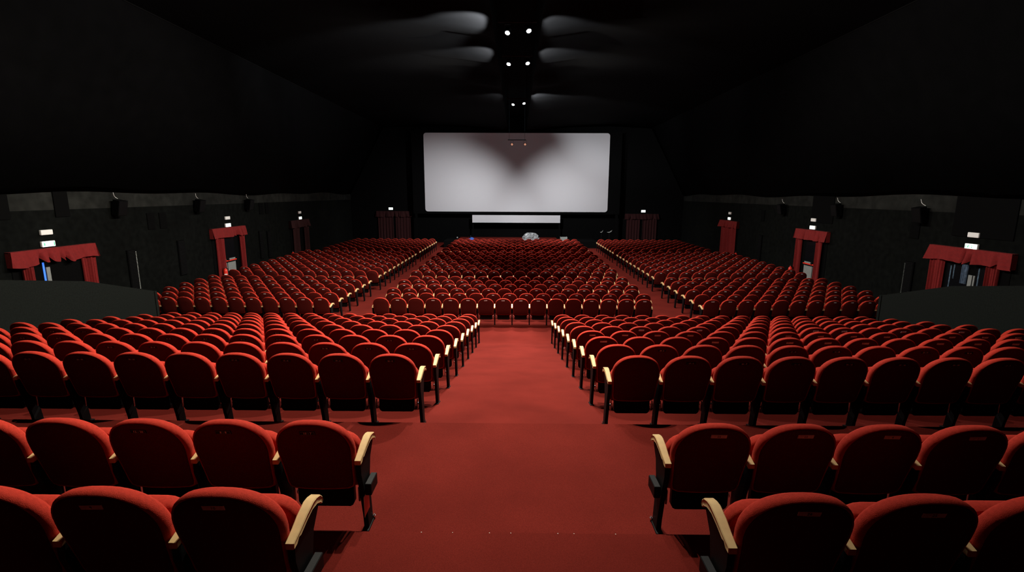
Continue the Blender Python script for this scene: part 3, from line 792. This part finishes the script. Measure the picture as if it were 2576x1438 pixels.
for px, lab in ((1513, 'thin black floor stand holding a small pale cloth, right of the stage'), (1533, 'thin black floor stand with a wider pale cloth, beside the curtains right of screen')):
    p = on_y(px, 582, 39.5); big = px > 1520
    root = thing('floor_stand', lab, 'stand', (p.x, 39.5, 0))
    b = MB(); b.tube([(0, 0, .3), (0, 0, p.z)], .02, 6)
    for k in range(3): a_ = k*2.094; b.tube([(0, 0, .35), (.3*math.cos(a_), .3*math.sin(a_), .01)], .012, 6)
    b.build('tripod', M['black'], root)
    b = MB(); s_ = 1.7 if big else 1
    b.add([(-.13*s_, -.02, -.05), (-.02, -.05, -.10), (.09*s_, -.02, -.02), (.13*s_, 0, .11), (.06*s_, -.03, .05), (0, -.05, -.02)], [(0, 1, 5), (1, 2, 4, 5), (2, 3, 4)])
    o = b.build('pale_cloth', M['crate'], root, loc=(0, 0, p.z)); sm = o.modifiers.new('t', 'SOLIDIFY'); sm.thickness = .01

# ------------------------------------------------------------------ lamps on the ceiling
def add_light(kind, name, loc, energy, col, target=None, size=.08, angle=120, blend=.3):
    l = bpy.data.lights.new(name, kind); l.energy = energy; l.color = col
    l.shadow_soft_size = size
    o = bpy.data.objects.new(name, l); COL.objects.link(o); o.location = loc
    if kind == 'SPOT': l.spot_size = math.radians(angle); l.spot_blend = blend
    if target is not None: o.rotation_euler = (Vector(target)-Vector(loc)).to_track_quat('-Z', 'Y').to_euler()
    return o
ZL = 8.65
def ceil_z(x): return 10.2
def lamp_bar(Y, z, halfw, lab):
    root = thing('lamp_bar', lab, 'bar', (0, Y, z), 'bars carrying the ceiling lamps')
    b = MB(); b.tube([(-halfw, 0, .24), (halfw, 0, .24)], .024, 8); b.build('pipe', M['black'], root)
    for s_ in (-1, 1):
        b = MB(); b.tube([(s_*halfw*.85, 0, .24), (s_*halfw*.85, 0, ceil_z(halfw)-z-.04)], .008, 5); b.build('suspension_cable', M['black'], root)
def lamp(x, Y, z, aim, lab, lit=True, es=1):
    root = thing('ceiling_lamp', lab, 'lamp', (x, Y, z), 'lamps in pairs along the ceiling')
    root_inv = Vector((x, Y, z)); q = (Vector(aim)-root_inv).to_track_quat('-Z', 'Y'); mx = q.to_matrix().to_4x4()
    b = MB(); b.box((-.075, -.07, -.02), (.075, .07, .13), mx=mx, bev=.015); b.build('housing', M['black'], root)
    b = MB(); b.box((-.095, -.01, -.01), (-.085, .01, .2)); b.box((.085, -.01, -.01), (.095, .01, .2)); b.box((-.095, -.01, .2), (.095, .01, .21)); b.build('yoke', M['black'], root)
    b = MB(); b.prism([(.065*math.cos(2*PI*k/14), .065*math.sin(2*PI*k/14)) for k in range(14)], -.034, -.021, axis='z', mx=mx); b.build('lens', M['lens'] if lit else M['glow'], root)
    return root
WHT = (1.0, .95, .88); WARM = (1.0, .92, .78)
pairs = [  # Y, left px, right px, energy L, energy R
 (15.1, (1277, 81), (1330, 76), 1.15, .8), (18.5, (1280, 160), (1327, 158), 1.05, .85), (26.5, (1291, 262), (1318, 259), .42, .36)]
E0 = 2500
names = ['nearest', 'middle', 'farthest']
for k, (Y, pl, pr, el, er) in enumerate(pairs):
    zs = []
    for (px, s_, e) in ((pl, -1, el), (pr, 1, er)):
        p = on_y(*px, Y); zs.append(p.z)
        lamp(p.x, Y, p.z, (s_*2.6, Y-4.5, 0), 'bright white ceiling lamp, %s one of the %s pair' % ('left' if s_ < 0 else 'right', names[k]))
        add_light('SPOT', 'lamp_light', (p.x, Y-.02, p.z-.09), E0*e*1.2, WHT, (s_*9.0, Y-2.5, 0) if k < 2 else (s_*6.0, Y-6.0, 0), .045, 116 if k < 2 else 122, .35 if k < 2 else .25)
    lamp_bar(Y, (zs[0]+zs[1])/2, .55, 'thin black pipe holding the %s lit pair of ceiling lamps' % names[k])
# two further pairs above the camera, outside the frame
for Y, el, er in ((7.2, 1.15, .42), (10.8, 1.35, .5)):
    for s_, e in ((-1, el), (1, er)):
        lamp(s_*.32, Y, ZL, (s_*2.6, Y-2, 0), 'white ceiling lamp overhead above the picture, %s row %s side' % ('first' if Y < 8 else 'second', 'left' if s_ < 0 else 'right'))
        add_light('SPOT', 'lamp_light', (s_*.32, Y-.02, ZL-.09), E0*e*.85, WARM if s_ < 0 else WHT, (s_*6.5, Y-1.2, 0), .045, 122, .4)
    lamp_bar(Y, ZL, .55, 'thin black pipe holding the %s overhead lamp pair' % ('first' if Y < 8 else 'second'))
# the dim pair before the screen: glow painted on the camera side, separate spots light the screen
for px, s_ in ((1288, -1), (1321, 1)):
    p = on_y(px, 363, 31.)
    lamp(p.x, 31., p.z, (p.x, 28, p.z-.4), 'dim orange lamp seen before the screen top, %s one' % ('left' if s_ < 0 else 'right'), lit=False)
    add_light('SPOT', 'screen_light', (p.x, 31.15, p.z+.05), 6800, (.97, .97, 1), on_y(1100 if s_ < 0 else 1500, 620, YS), .12, 85, 1.0)
for s_ in (-1, 1):
    add_light('SPOT', 'lamp_light', (s_*.4, 30.8, p.z-.1), 2600, WHT, (s_*6, 30.6, 0), .06, 112, .6)
lamp_bar(31., p.z+.02, .55, 'pipe holding the two dim lamps in front of the screen')
# added spots imitate the lamps' spill on the ceiling cloth
for Y, s_, e, dy in ((15.1, -1, 7500, 1.3), (15.1, 1, 2200, 1.9), (18.5, -1, 3500, 1.4), (18.5, 1, 2200, 1.6), (26.5, 1, 3500, 2.0), (26.5, -1, 500, 2.0)):
    add_light('SPOT', 'added_spill', (s_*.52, Y, 8.74), e, (.92, .96, 1), (s_*1.7, Y+dy, 9.15), .04, 50, .6)
add_light('SPOT', 'added_spill', (0, 26.9, 8.5), 480, (.62, .9, 1), (0, 41.5, 6.5), .2, 75, .8)  # added bluish fill for the dark upper middle of the screen

# ------------------------------------------------------------------ world, view
w = bpy.data.worlds.new('world'); scene.world = w; w.use_nodes = True
w.node_tree.nodes['Background'].inputs['Color'].default_value = (.5, .6, .7, 1); w.node_tree.nodes['Background'].inputs['Strength'].default_value = .002
scene.view_settings.view_transform = 'Standard'; scene.view_settings.look = 'None'
scene.view_settings.exposure = 0; scene.view_settings.gamma = 1
scene.view_settings.use_curve_mapping = False
